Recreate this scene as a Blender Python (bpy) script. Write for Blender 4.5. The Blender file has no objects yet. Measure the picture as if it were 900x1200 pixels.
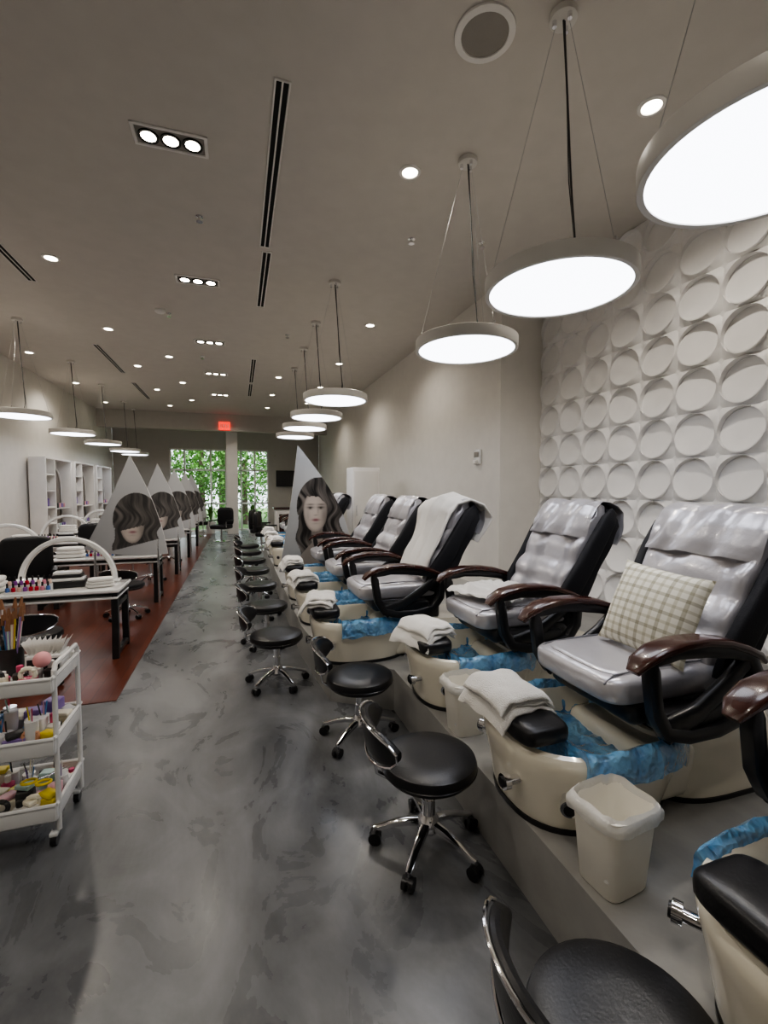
import bpy, bmesh, math, random
from mathutils import Vector, Matrix, noise
random.seed(7)
pi=math.pi
# ------------------------------------------------------------------ materials
MATS={}
def mat(name,col,rough=.5,metal=0,nscale=0,namt=.06,bump=0,bscale=40,coat=0,emis=None,estr=0,alpha=1,trans=0,sheen=0,bdist=.01):
    if name in MATS:return MATS[name]
    m=bpy.data.materials.new(name);m.use_nodes=True
    nt=m.node_tree;N=nt.nodes;L=nt.links;b=N['Principled BSDF']
    c=(col[0],col[1],col[2],1)
    b.inputs['Base Color'].default_value=c
    b.inputs['Roughness'].default_value=rough;b.inputs['Metallic'].default_value=metal
    b.inputs['Coat Weight'].default_value=coat
    b.inputs['Alpha'].default_value=alpha;b.inputs['Transmission Weight'].default_value=trans
    b.inputs['Sheen Weight'].default_value=sheen
    if emis:
        b.inputs['Emission Color'].default_value=(*emis,1);b.inputs['Emission Strength'].default_value=estr
    tc=N.new('ShaderNodeTexCoord')
    nz=N.new('ShaderNodeTexNoise');nz.inputs['Scale'].default_value=nscale or 6;nz.inputs['Detail'].default_value=4
    L.new(tc.outputs['Object'],nz.inputs['Vector'])
    mx=N.new('ShaderNodeMix');mx.data_type='RGBA'
    mx.inputs[6].default_value=tuple(max(0,x*(1-namt)) for x in col)+(1,)
    mx.inputs[7].default_value=tuple(min(1,x*(1+namt)) for x in col)+(1,)
    L.new(nz.outputs['Fac'],mx.inputs[0]);L.new(mx.outputs[2],b.inputs['Base Color'])
    if bump:
        n2=N.new('ShaderNodeTexNoise');n2.inputs['Scale'].default_value=bscale;n2.inputs['Detail'].default_value=5
        L.new(tc.outputs['Object'],n2.inputs['Vector'])
        bp=N.new('ShaderNodeBump');bp.inputs['Strength'].default_value=bump;bp.inputs['Distance'].default_value=bdist
        L.new(n2.outputs['Fac'],bp.inputs['Height']);L.new(bp.outputs['Normal'],b.inputs['Normal'])
    MATS[name]=m;return m
def concrete(name,c1,c2,rough=.3,scale=.9,lo=.5,hi=.98):
    m=bpy.data.materials.new(name);m.use_nodes=True;nt=m.node_tree;N=nt.nodes;L=nt.links;b=N['Principled BSDF']
    tc=N.new('ShaderNodeTexCoord');mp=N.new('ShaderNodeMapping');mp.inputs['Rotation'].default_value=(0,0,.75);mp.inputs['Scale'].default_value=(1,.55,1)
    L.new(tc.outputs['Object'],mp.inputs['Vector'])
    n1=N.new('ShaderNodeTexNoise');n1.inputs['Scale'].default_value=scale;n1.inputs['Detail'].default_value=8;n1.inputs['Distortion'].default_value=2.0;n1.inputs['Roughness'].default_value=.58
    n2=N.new('ShaderNodeTexNoise');n2.inputs['Scale'].default_value=scale*2.6;n2.inputs['Detail'].default_value=8;n2.inputs['Distortion'].default_value=3.0;n2.inputs['Roughness'].default_value=.57
    n3=N.new('ShaderNodeTexNoise');n3.inputs['Scale'].default_value=60;n3.inputs['Detail'].default_value=3
    for n in (n1,n2,n3):L.new(mp.outputs[0],n.inputs['Vector'])
    a=N.new('ShaderNodeMath');a.operation='MULTIPLY_ADD';a.inputs[1].default_value=.55
    L.new(n2.outputs['Fac'],a.inputs[0]);L.new(n1.outputs['Fac'],a.inputs[2])
    a2=N.new('ShaderNodeMath');a2.operation='MULTIPLY_ADD';a2.inputs[1].default_value=.06
    L.new(n3.outputs['Fac'],a2.inputs[0]);L.new(a.outputs[0],a2.inputs[2])
    r=N.new('ShaderNodeValToRGB');r.color_ramp.elements[0].position=lo;r.color_ramp.elements[1].position=hi
    r.color_ramp.elements[0].color=(*c1,1);r.color_ramp.elements[1].color=(*c2,1)
    L.new(a2.outputs[0],r.inputs[0]);L.new(r.outputs[0],b.inputs['Base Color'])
    mr=N.new('ShaderNodeMapRange');mr.inputs['To Min'].default_value=rough;mr.inputs['To Max'].default_value=rough+.22
    L.new(n2.outputs['Fac'],mr.inputs[0]);L.new(mr.outputs[0],b.inputs['Roughness'])
    bp=N.new('ShaderNodeBump');bp.inputs['Strength'].default_value=.04;L.new(n2.outputs['Fac'],bp.inputs['Height']);L.new(bp.outputs['Normal'],b.inputs['Normal'])
    return m
def woodfloor():
    m=bpy.data.materials.new('wood_floor');m.use_nodes=True;nt=m.node_tree;N=nt.nodes;L=nt.links;b=N['Principled BSDF']
    tc=N.new('ShaderNodeTexCoord');mp=N.new('ShaderNodeMapping');mp.inputs['Rotation'].default_value=(0,0,pi/2)
    L.new(tc.outputs['Object'],mp.inputs['Vector'])
    br=N.new('ShaderNodeTexBrick');br.inputs['Scale'].default_value=1;br.inputs['Brick Width'].default_value=1.2;br.inputs['Row Height'].default_value=.12
    br.inputs['Mortar Size'].default_value=.002
    br.inputs['Color1'].default_value=(.11,.028,.015,1);br.inputs['Color2'].default_value=(.17,.045,.022,1);br.inputs['Mortar'].default_value=(.03,.01,.005,1)
    L.new(mp.outputs[0],br.inputs['Vector'])
    nz=N.new('ShaderNodeTexNoise');nz.inputs['Scale'].default_value=3;nz.inputs['Detail'].default_value=6
    mp2=N.new('ShaderNodeMapping');mp2.inputs['Scale'].default_value=(14,1,1);L.new(tc.outputs['Object'],mp2.inputs['Vector']);L.new(mp2.outputs[0],nz.inputs['Vector'])
    mx=N.new('ShaderNodeMix');mx.data_type='RGBA';mx.blend_type='MULTIPLY';mx.inputs[0].default_value=.5
    L.new(br.outputs['Color'],mx.inputs[6]);L.new(nz.outputs['Fac'],mx.inputs[7]);L.new(mx.outputs[2],b.inputs['Base Color'])
    b.inputs['Roughness'].default_value=.28
    return m
def plaid():
    m=bpy.data.materials.new('plaid_fabric');m.use_nodes=True;nt=m.node_tree;N=nt.nodes;L=nt.links;b=N['Principled BSDF']
    tc=N.new('ShaderNodeTexCoord');outs=[]
    for d in ('Y','Z'):
        w=N.new('ShaderNodeTexWave');w.bands_direction=d;w.inputs['Scale'].default_value=4.2;w.wave_profile='SIN'
        L.new(tc.outputs['Object'],w.inputs['Vector'])
        r=N.new('ShaderNodeValToRGB');e=r.color_ramp.elements;e[0].position=.0;e[0].color=(.68,.67,.62,1);e[1].position=.25;e[1].color=(1,1,1,1)
        x=e.new(.05);x.color=(.62,.61,.56,1);x=e.new(.12);x.color=(1,1,1,1);x=e.new(.9);x.color=(1,1,1,1);x=e.new(.96);x.color=(.78,.77,.71,1)
        L.new(w.outputs['Fac'],r.inputs[0]);outs.append(r)
    mx=N.new('ShaderNodeMix');mx.data_type='RGBA';mx.blend_type='MULTIPLY';mx.inputs[0].default_value=1
    L.new(outs[0].outputs[0],mx.inputs[6]);L.new(outs[1].outputs[0],mx.inputs[7])
    m2=N.new('ShaderNodeMix');m2.data_type='RGBA';m2.blend_type='MULTIPLY';m2.inputs[0].default_value=1;m2.inputs[7].default_value=(.84,.82,.73,1)
    L.new(mx.outputs[2],m2.inputs[6]);L.new(m2.outputs[2],b.inputs['Base Color']);b.inputs['Roughness'].default_value=.9
    return m
def film():
    m=bpy.data.materials.new('blue_plastic_film');m.use_nodes=True;nt=m.node_tree;N=nt.nodes;L=nt.links;b=N['Principled BSDF']
    tc=N.new('ShaderNodeTexCoord');nz=N.new('ShaderNodeTexNoise');nz.inputs['Scale'].default_value=7;nz.inputs['Detail'].default_value=3
    L.new(tc.outputs['Object'],nz.inputs['Vector'])
    ad=N.new('ShaderNodeMix');ad.data_type='RGBA';ad.blend_type='ADD';ad.inputs[0].default_value=.2
    L.new(tc.outputs['Object'],ad.inputs[6]);L.new(nz.outputs['Color'],ad.inputs[7])
    v=N.new('ShaderNodeTexVoronoi');v.inputs['Scale'].default_value=13;L.new(ad.outputs[2],v.inputs['Vector'])
    v2=N.new('ShaderNodeTexVoronoi');v2.inputs['Scale'].default_value=30;L.new(ad.outputs[2],v2.inputs['Vector'])
    s=N.new('ShaderNodeMath');s.operation='MULTIPLY_ADD';s.inputs[1].default_value=.4;L.new(v2.outputs['Distance'],s.inputs[0]);L.new(v.outputs['Distance'],s.inputs[2])
    bp=N.new('ShaderNodeBump');bp.inputs['Strength'].default_value=.9;bp.inputs['Distance'].default_value=.035;L.new(s.outputs[0],bp.inputs['Height']);L.new(bp.outputs['Normal'],b.inputs['Normal'])
    r=N.new('ShaderNodeValToRGB');e=r.color_ramp.elements;e[0].position=.1;e[0].color=(.04,.22,.58,1);e[1].position=.9;e[1].color=(.22,.54,.88,1)
    L.new(s.outputs[0],r.inputs[0]);L.new(r.outputs[0],b.inputs['Base Color'])
    b.inputs['Roughness'].default_value=.07;b.inputs['Coat Weight'].default_value=1;b.inputs['Coat Roughness'].default_value=.04;b.inputs['Alpha'].default_value=.74
    return m
def attrmat(name,rough=.35):
    m=bpy.data.materials.new(name);m.use_nodes=True;nt=m.node_tree;N=nt.nodes;b=N['Principled BSDF']
    a=N.new('ShaderNodeAttribute');a.attribute_name='Col';nt.links.new(a.outputs['Color'],b.inputs['Base Color']);b.inputs['Roughness'].default_value=rough
    return m
M_white=mat('white_paint',(.84,.82,.79),.6)
M_ceil=mat('ceiling_paint',(.63,.595,.55),.8)
M_wall=mat('wall_paint',(.76,.735,.69),.55,bump=.05,bscale=25)
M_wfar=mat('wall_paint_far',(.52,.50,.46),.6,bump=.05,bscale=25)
M_tile=mat('plaster_tile',(.90,.89,.88),.4)
M_conc=concrete('polished_concrete',(.036,.038,.042),(.215,.22,.23),.18,.72,.56,.98)
M_plat=concrete('platform_concrete',(.22,.215,.205),(.36,.355,.34),.35,.7)
M_wood=woodfloor()
M_cream=mat('cream_acrylic',(.87,.82,.69),.14,coat=.7,nscale=3,namt=.03)
M_black=mat('black_vinyl',(.012,.012,.014),.33,bump=.08,bscale=120)
M_blackp=mat('black_plastic',(.015,.015,.017),.3)
M_fabb=mat('black_cloth',(.014,.015,.02),.75,bump=.3,bscale=200)
M_silver=mat('silver_vinyl',(.53,.52,.55),.28,.3,bump=.4,bscale=7,bdist=.02,coat=.2,nscale=9)
M_seam=mat('seam_grey',(.18,.18,.20),.6)
M_chrome=mat('chrome',(.8,.8,.82),.09,1,namt=.02)
M_armw=mat('dark_mahogany',(.045,.012,.008),.25,nscale=25,namt=.4,coat=.4)
M_towel=mat('terry_towel',(.93,.91,.87),.95,bump=.9,bscale=220,sheen=.3)
M_liner=film()
M_bin=mat('bin_plastic',(.86,.83,.75),.4)
M_bag=mat('clear_bag',(.9,.89,.86),.3,alpha=.6,bump=.8,bscale=25)
M_metalw=mat('white_metal',(.70,.68,.64),.35)
M_diff=mat('lamp_diffuser',(.9,.92,1),.5,emis=(.88,.91,1),estr=6.0)
M_bulb=mat('lamp_bulb',(1,.95,.85),.5,emis=(1,.9,.74),estr=25)
M_wire=mat('cable',(.05,.05,.05),.5)
M_wire2=mat('steel_wire',(.5,.5,.5),.3,1)
M_dark=mat('dark_slot',(.015,.015,.015),.9)
M_gloss=mat('white_gloss',(.84,.84,.83),.08,coat=.6)
M_plaid=plaid()
M_poster=attrmat('poster_print')
M_green=mat('foliage',(.10,.26,.04),.6,nscale=3,namt=.7)
M_glass=mat('window_glass',(.9,.95,.95),.02,alpha=.06)
M_grey=mat('grille_grey',(.33,.31,.28),.7,bump=.4,bscale=300)
M_red=mat('exit_red',(.8,.03,.02),.4,emis=(1,.04,.02),estr=1.5)
def solid(name,c,r=.4):return mat(name,c,r)
# ------------------------------------------------------------------ mesh builder
class G:
    def __init__(s):s.v=[];s.f=[];s.m=[];s.mats=[]
    def mi(s,m):
        if m not in s.mats:s.mats.append(m)
        return s.mats.index(m)
    def add(s,vs,fs,m):
        o=len(s.v);s.v+=[tuple(v) for v in vs];i=s.mi(m)
        for f in fs:s.f.append([o+k for k in f]);s.m.append(i)
    def loft(s,rings,m,c0=True,c1=True):
        n=len(rings[0]);vs=[p for r in rings for p in r];fs=[]
        for i in range(len(rings)-1):
            for j in range(n):
                k=(j+1)%n;fs.append([i*n+j,i*n+k,(i+1)*n+k,(i+1)*n+j])
        if c0:fs.append(list(range(n))[::-1])
        if c1:fs.append([(len(rings)-1)*n+j for j in range(n)])
        s.add(vs,fs,m)
    def rbox(s,c,sz,r,m,R=None,seg=3):
        hx,hy,hz=[k/2 for k in sz];r=min(r,hx*.98,hy*.98,hz*.98)
        rings=[]
        def ring(ins,z):
            out=[];rr=max(r-ins,.0005)
            for (sx,sy,a0) in ((1,1,0),(-1,1,pi/2),(-1,-1,pi),(1,-1,1.5*pi)):
                for k in range(seg+1):
                    a=a0+pi/2*k/seg
                    out.append(Vector((sx*(hx-r)+rr*math.cos(a),sy*(hy-r)+rr*math.sin(a),z)))
            return out
        for k in range(seg+1):
            a=pi/2*k/seg;rings.append(ring(r*(1-math.sin(a)),-hz+r*(1-math.cos(a))))
        for k in range(seg,-1,-1):
            a=pi/2*k/seg;rings.append(ring(r*(1-math.sin(a)),hz-r*(1-math.cos(a))))
        M=R or Matrix.Identity(3);c=Vector(c)
        s.loft([[M@p+c for p in rg] for rg in rings],m)
    def lathe(s,prof,m,c=(0,0,0),n=32,R=None,c0=True,c1=True):
        M=R or Matrix.Identity(3);c=Vector(c)
        s.loft([[M@Vector((r*math.cos(2*pi*j/n),r*math.sin(2*pi*j/n),z))+c for j in range(n)] for r,z in prof],m,c0,c1)
    def cyl(s,p0,p1,r0,m,r1=None,n=16):
        p0=Vector(p0);p1=Vector(p1);d=p1-p0;R=d.to_track_quat('Z','Y').to_matrix()
        s.lathe([(r0,0),(r1 if r1 is not None else r0,d.length)],m,p0,n,R)
    def tube(s,pts,r,m,n=8,closed=False):
        pts=[Vector(p) for p in pts];rings=[];N=len(pts)
        for i,p in enumerate(pts):
            if closed:t=pts[(i+1)%N]-pts[i-1]
            else:t=pts[min(i+1,N-1)]-pts[max(i-1,0)]
            t.normalize();ref=Vector((0,0,1)) if abs(t.z)<.9 else Vector((0,1,0))
            a=t.cross(ref).normalized();b=a.cross(t)
            rr=r[i] if isinstance(r,(list,tuple)) else r
            rings.append([p+rr*(a*math.cos(2*pi*j/n)+b*math.sin(2*pi*j/n)) for j in range(n)])
        if closed:rings.append(rings[0])
        s.loft(rings,m,not closed,not closed)
    def sweep(s,pts,ws,hs,m,side=(0,1,0),n=14,e=.5,closed=False):
        pts=[Vector(p) for p in pts];sd=Vector(side);rings=[];N=len(pts)
        for i,p in enumerate(pts):
            if closed:t=pts[(i+1)%N]-pts[i-1]
            else:t=pts[min(i+1,N-1)]-pts[max(i-1,0)]
            t.normalize();b=t.cross(sd).normalized()
            w=ws[i] if isinstance(ws,(list,tuple)) else ws
            h=hs[i] if isinstance(hs,(list,tuple)) else hs
            rg=[]
            for j in range(n):
                a=2*pi*j/n;ca,sa=math.cos(a),math.sin(a)
                rg.append(p+sd*(w*math.copysign(abs(ca)**e,ca))+b*(h*math.copysign(abs(sa)**e,sa)))
            rings.append(rg)
        if closed:rings.append(rings[0])
        s.loft(rings,m,not closed,not closed)
    def sell(s,c,a,m,e1=.4,e2=.4,R=None,nu=28,nv=16,nz=0,ns=6):
        M=R or Matrix.Identity(3);c=Vector(c);sg=lambda x,e:math.copysign(abs(x)**e,x);rings=[]
        for i in range(nv+1):
            t=-pi/2+pi*(i/nv);t=max(-pi/2+.02,min(pi/2-.02,t))
            rg=[]
            for j in range(nu):
                q=2*pi*j/nu
                p=Vector((a[0]*sg(math.cos(t),e1)*sg(math.cos(q),e2),a[1]*sg(math.cos(t),e1)*sg(math.sin(q),e2),a[2]*sg(math.sin(t),e1)))
                if nz:p*=1+nz*noise.noise(p*ns+c*3)
                rg.append(M@p+c)
            rings.append(rg)
        s.loft(rings,m)
    def sheet(s,fn,nu,nv,th,m):
        P=[[Vector(fn(i/nu,j/nv)) for j in range(nv+1)] for i in range(nu+1)]
        top=[];bot=[]
        for i in range(nu+1):
            for j in range(nv+1):
                du=P[min(i+1,nu)][j]-P[max(i-1,0)][j];dv=P[i][min(j+1,nv)]-P[i][max(j-1,0)]
                n=du.cross(dv)
                n=n.normalized() if n.length>1e-9 else Vector((0,0,1))
                ed=.35 if (i in(0,nu) or j in(0,nv)) else 1
                top.append(P[i][j]+n*th/2*ed);bot.append(P[i][j]-n*th/2*ed)
        W=nv+1;K=len(top);fs=[]
        for i in range(nu):
            for j in range(nv):
                a=i*W+j;fs.append([a,a+W,a+W+1,a+1]);fs.append([K+a,K+a+1,K+a+W+1,K+a+W])
        for i in range(nu):
            for j in (0,nv):
                a=i*W+j;b=(i+1)*W+j;fs.append([a,b,K+b,K+a] if j else [b,a,K+a,K+b])
        for j in range(nv):
            for i in (0,nu):
                a=i*W+j;b=a+1;fs.append([b,a,K+a,K+b] if i else [a,b,K+b,K+a])
        s.add(top+bot,fs,m)
    def mesh(s,name,ang=.6,recalc=True):
        me=bpy.data.meshes.new(name);me.from_pydata(s.v,[],s.f)
        for m in s.mats:me.materials.append(m)
        me.polygons.foreach_set('material_index',s.m);me.update()
        bm=bmesh.new();bm.from_mesh(me)
        if recalc:bmesh.ops.recalc_face_normals(bm,faces=bm.faces)
        for f in bm.faces:f.smooth=True
        for e in bm.edges:
            if len(e.link_faces)==2 and e.calc_face_angle(0)>ang:e.smooth=False
        bm.to_mesh(me);bm.free();return me
def put(me,name,loc=(0,0,0),rz=0,sc=None):
    o=bpy.data.objects.new(name,me);o.location=loc;o.rotation_euler=(0,0,rz)
    if sc:o.scale=sc
    bpy.context.collection.objects.link(o);return o
def box(name,a,b,m):
    g=G();x0,y0,z0=a;x1,y1,z1=b
    g.add([(x0,y0,z0),(x1,y0,z0),(x1,y1,z0),(x0,y1,z0),(x0,y0,z1),(x1,y0,z1),(x1,y1,z1),(x0,y1,z1)],
      [[0,3,2,1],[4,5,6,7],[0,1,5,4],[1,2,6,5],[2,3,7,6],[3,0,4,7]],m)
    return put(g.mesh(name),name)
def sup(cx,cy,a,b,z,e=2.6,n=44):
    out=[]
    for j in range(n):
        t=2*pi*j/n;c,s_=math.cos(t),math.sin(t)
        out.append(Vector((cx+a*math.copysign(abs(c)**(2/e),c),cy+b*math.copysign(abs(s_)**(2/e),s_),z)))
    return out
# ------------------------------------------------------------------ room shell
CH=4.1;XR1=3.7;XR2=3.07;YC=4.88;XL=-4.15;YF=18.0;YB=-2.0;PH=.3
box('floor',(XL-.2,YB-.2,-.1),(XR1+.2,YF+.2,0),M_conc)
box('floor_wood',(XL,3.8,0.0),(-.9,YF,.006),M_wood)
box('ceiling',(XL-.2,YB-.2,CH),(XR1+.2,YF+.2,CH+.1),M_ceil)
box('wall_left',(XL-.2,YB,0),(XL,YF,CH),M_wall)
box('wall_right_far',(XR2,YC,0),(XR1+.2,YF,CH),M_wall)
box('wall_back',(XL-.2,YB-.2,0),(XR1+.2,YB,CH),M_wall)
box('wall_right_near',(XR1,YB,0),(XR1+.2,YC,CH),M_wall)
g=G()
def bx(g,a,b,m):
    g.rbox([(a[i]+b[i])/2 for i in range(3)],[abs(b[i]-a[i]) for i in range(3)],.004,m,seg=1)
WX0,WX1=-2.35,1.12
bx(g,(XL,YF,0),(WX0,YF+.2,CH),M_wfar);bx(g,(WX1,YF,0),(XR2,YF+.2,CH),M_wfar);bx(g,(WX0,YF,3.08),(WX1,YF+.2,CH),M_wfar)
put(g.mesh('wall_far'),'wall_far')
g=G()
for x in (-2.33,-1.85,-.95,-.42,.12,.62,1.10):bx(g,(x-.03,YF+.02,0),(x+.03,YF+.1,3.08),M_white)
for z in (.05,1.05,2.3,3.05):bx(g,(WX0,YF+.02,z-.03),(WX1,YF+.1,z+.03),M_white)
g.add([(WX0,YF+.06,0),(WX1,YF+.06,0),(WX1,YF+.06,3.08),(WX0,YF+.06,3.08)],[[0,1,2,3]],M_glass)
put(g.mesh('window_1'),'window_1')
box('column_far',(-.38,16.9,0),(.0,17.3,CH),M_white)
box('baseboard_left',(XL,YB,0.006),(XL+.02,YF,.12),M_white)
box('baseboard_right',(XR2-.02,11.0,0),(XR2,YF,.12),M_white)
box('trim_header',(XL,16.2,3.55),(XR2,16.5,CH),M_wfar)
poly=[(1.05,YB),(1.05,3.02),(.64,3.30),(.55,4.3),(.55,11),(XR2,11),(XR2,YC),(XR1,YC),(XR1,YB)]
g=G();n=len(poly)
g.add([(x,y,0) for x,y in poly]+[(x,y,PH) for x,y in poly],[list(range(n))[::-1],list(range(n,2*n))]+[[i,(i+1)%n,n+(i+1)%n,n+i] for i in range(n)],M_plat)
put(g.mesh('floor_platform'),'floor_platform')
# tile wall: square plaster tiles, each with a tilted round dish
g=G();pt=.372;ny=int((YC-YB)/pt);nzc=int((CH-PH)/pt)+1
for iy in range(ny):
    for iz in range(-1,nzc+1):
        cy=YC-pt*(iy+.5);cz=CH-pt*(iz+.5)
        if cz<PH-.1 or cz>CH-.1:continue
        ang=-pi*.62 if iy%2==0 else -pi*.38
        n=40;r1=.174;r2=.164;x0=XR1-.065;vs=[]
        T=.25
        def tilt(r,a):return x0+.022-T*r*math.cos(a-ang)
        for j in range(n):
            a=2*pi*(j+.5)/n;c,s_=math.cos(a),math.sin(a);k=(pt/2)/max(abs(c),abs(s_));vs.append((x0+.026,cy+c*k,cz+s_*k))
        for j in range(n):
            a=2*pi*(j+.5)/n;vs.append((x0-.004,cy+(r1+.003)*math.cos(a),cz+(r1+.003)*math.sin(a)))
        for j in range(n):
            a=2*pi*(j+.5)/n;vs.append((tilt(r1,a)-.004,cy+r1*math.cos(a),cz+r1*math.sin(a)))
        for j in range(n):
            a=2*pi*(j+.5)/n;vs.append((tilt(r2,a)-.006,cy+r2*math.cos(a),cz+r2*math.sin(a)))
        for rr,dp in ((.12,.007),(.06,.011)):
            for j in range(n):
                a=2*pi*(j+.5)/n;vs.append((tilt(rr,a)+dp,cy+rr*math.cos(a),cz+rr*math.sin(a)))
        fs=[]
        for k in range(5):
            for j in range(n):
                q=(j+1)%n;fs.append([k*n+j,k*n+q,(k+1)*n+q,(k+1)*n+j])
        fs.append([5*n+j for j in range(n)])
        for j in (5,15,25,35):
            a=2*pi*j/n;vs.append((x0+.028,cy+math.copysign(pt/2,math.cos(a)),cz+math.copysign(pt/2,math.sin(a))));fs.append([j-1,j,len(vs)-1])
        g.add(vs,fs,M_tile)
me=g.mesh('wall_tile_relief',recalc=False,ang=.35);put(me,'wall_tile_relief')
# ------------------------------------------------------------------ pendant lamps
def pendant(H0):
    g=G();R=.39;h=.08;n=64
    g.lathe([(R-.026,.006),(R-.026,0),(R-.004,-.002),(R,.004),(R,h-.004),(R-.006,h),(.02,h+.004)],M_metalw,(0,0,0),n,c0=False)
    g.lathe([(R-.026,.006),(.001,.006)],M_diff,(0,0,0),n,c0=False)
    top=CH-H0
    for k in range(3):
        a=2*pi*k/3+.6
        g.tube([((R-.03)*math.cos(a),(R-.03)*math.sin(a),h),(.03*math.cos(a),.03*math.sin(a),top-.02)],.0013,M_wire2,6)
        g.lathe([(.008,0),(.008,.03)],M_chrome,((R-.03)*math.cos(a),(R-.03)*math.sin(a),h),8)
    g.tube([(.06,-.05,h),(.075,-.04,h+.12),(.05,-.02,h+.5),(.02,-.01,h+1.0),(0,0,top-.03)],.0055,M_wire,6)
    g.tube([(.08,-.03,h),(.085,-.03,h+.1),(.045,-.01,h+.5),(.01,0,top-.03)],.003,M_wire,6)
    g.lathe([(.07,top-.035),(.07,top-.004),(.066,top)],M_metalw,(0,0,0),24)
    for k in range(3):
        a=2*pi*k/3+.6;g.lathe([(.012,top-.065),(.012,top-.03)],M_chrome,(.045*math.cos(a),.045*math.sin(a),0),10)
    g.rbox((.07,-.04,h+.02),(.12,.06,.03),.01,M_metalw)
    return g.mesh('pendant_lamp',recalc=True)
PZ=2.67;mp=pendant(PZ)
for x,y in [(1.675,1.07),(1.67,2.1),(1.70,3.2),(1.15,5.5),(1.15,6.9),(1.15,8.2),(1.15,9.6),(-3.05,5.8),(-3.05,8.1),(-3.07,10.4),(-3.07,12.5),(-3.07,14.7),(-3.07,16.0)]:
    put(mp,'pendant_lamp',(x,y,PZ))
# ------------------------------------------------------------------ ceiling fixtures
def light(name,type_,loc,power,col=(1,1,1),size=.1,rot=(0,0,0),spot=None):
    l=bpy.data.lights.new(name,type_);l.energy=power;l.color=col
    if type_=='SPOT':l.spot_size=spot or 2.2;l.spot_blend=.7;l.shadow_soft_size=size
    o=bpy.data.objects.new(name,l);o.location=loc;o.rotation_euler=rot;bpy.context.collection.objects.link(o);return o
g=G();g.lathe([(.085,0),(.085,-.008),(.062,-.012),(.058,-.004)],M_white,(0,0,0),28,c0=False,c1=False);g.lathe([(.06,-.005),(.002,-.005)],M_bulb,(0,0,0),24,c0=False)
md=g.mesh('recessed_downlight')
DL=[(2.61,2.4),(1.33,3.46),(-1.89,5.89),(-1.89,8.17),(1.96,6.77),(-1.9,10.4),(-1.9,12.7),(-1.9,15),(1.96,9.0),(1.96,11.2),(1.96,13.4),(-3.6,7.5),(-3.6,10),(-3.6,12.5),(-3.6,15),(-1.2,9.5),(-1.2,11.7),(-1.2,13.9),(.9,10.5),(.9,12.5),(.9,14.5),(-1.89,3.6),(-1.89,1.3)]
for x,y in DL:put(md,'recessed_downlight',(x,y,CH))
for x,y in [(2.61,2.4),(1.33,3.46),(-1.89,5.89),(-1.89,9),(1.96,6.77),(1.96,10),(-1.9,12.7),(1.96,13.4),(-3.4,7.5),(-3.4,12),(-1.89,2.6),(-.3,0.0),(-2.2,.6),(-.2,15.2)]:  # front-left spot is an added fill without fixture, evening the floor near the cart
    light('downlight_and_fill_beam','SPOT',(x,y,CH-.03),(80 if y>5 else 70),(1,.92,.81),.06,spot=2.5)
g=G()
for sx,sy,cx,cy in ((.5,.025,0,-.0975),(.5,.025,0,.0975),(.025,.22,-.2375,0),(.025,.22,.2375,0)):g.rbox((cx,cy,-.005),(sx,sy,.012),.004,M_white,seg=1)
g.rbox((0,0,-.001),(.46,.19,.004),.001,M_grey,seg=1)
for k in (-1,0,1):
    g.lathe([(.068,-.002),(.068,-.016),(.045,-.010)],M_dark,(k*.145,0,0),24,c0=False,c1=False);g.lathe([(.05,-.012),(.002,-.012)],M_bulb,(k*.145,0,0),20,c0=False)
mf=g.mesh('recessed_triple_spotlight')
for y in (3.68,5.99,8.38,10.6,12.9):
    put(mf,'recessed_triple_spotlight',(-.42,y,CH))
    if y<11:light('triple_beam','SPOT',(-.42,y,CH-.03),72,(1,.91,.79),.08,spot=2.3)
def slot(L_):
    g=G()
    for k in (-1,0,1):g.rbox((k*.045,0,-.004),(.012,L_,.012),.003,M_white,seg=1)
    for k in (-1,1):g.rbox((k*.0225,0,-.001),(.034,L_,.004),.001,M_dark,seg=1)
    for k in (-1,1):g.rbox((0,k*L_/2,-.004),(.102,.012,.012),.003,M_white,seg=1)
    return g.mesh('linear_air_diffuser')
m1=slot(2.0);m2=slot(1.5)
put(m1,'linear_air_diffuser',(.3,3.95,CH));put(m2,'linear_air_diffuser',(.33,5.8,CH));put(m1,'linear_air_diffuser',(.33,10.2,CH));put(m2,'linear_air_diffuser',(.33,12.1,CH))
put(m1,'linear_air_diffuser',(-2.31,5.6,CH));put(m1,'linear_air_diffuser',(-2.31,10.1,CH));put(m1,'linear_air_diffuser',(-2.31,13.1,CH))
g=G();g.lathe([(.165,0),(.165,-.012),(.13,-.016),(.128,-.008)],M_white,(0,0,0),40,c0=False,c1=False);g.lathe([(.13,-.009),(.001,-.009)],M_grey,(0,0,0),36,c0=False)
put(g.mesh('ceiling_speaker'),'ceiling_speaker',(1.33,2.32,CH))
g=G();g.lathe([(.035,0),(.035,-.006),(.012,-.01),(.012,-.04),(.03,-.045),(.03,-.05)],M_chrome,(0,0,0),20)
ms=g.mesh('fire_sprinkler')
for x,y in [(-.3,4.6),(1.69,4.35),(2.4,4.2),(-.9,7.2),(.8,7.6),(-.6,9.3)]:put(ms,'fire_sprinkler',(x,y,CH))
g=G();g.lathe([(.07,0),(.07,-.03),(.05,-.045)],M_white,(0,0,0),28);put(g.mesh('smoke_detector'),'smoke_detector',(-1.0,7.1,CH))
g=G();g.rbox((0,0,0),(.36,.05,.27),.02,M_red);
for i,k in enumerate((-.11,-.038,.038,.11)):g.rbox((k,-.03,0),(.035,.01,.12),.01,M_white)
put(g.mesh('exit_sign'),'exit_sign',(-.4,16.15,3.7))
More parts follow.
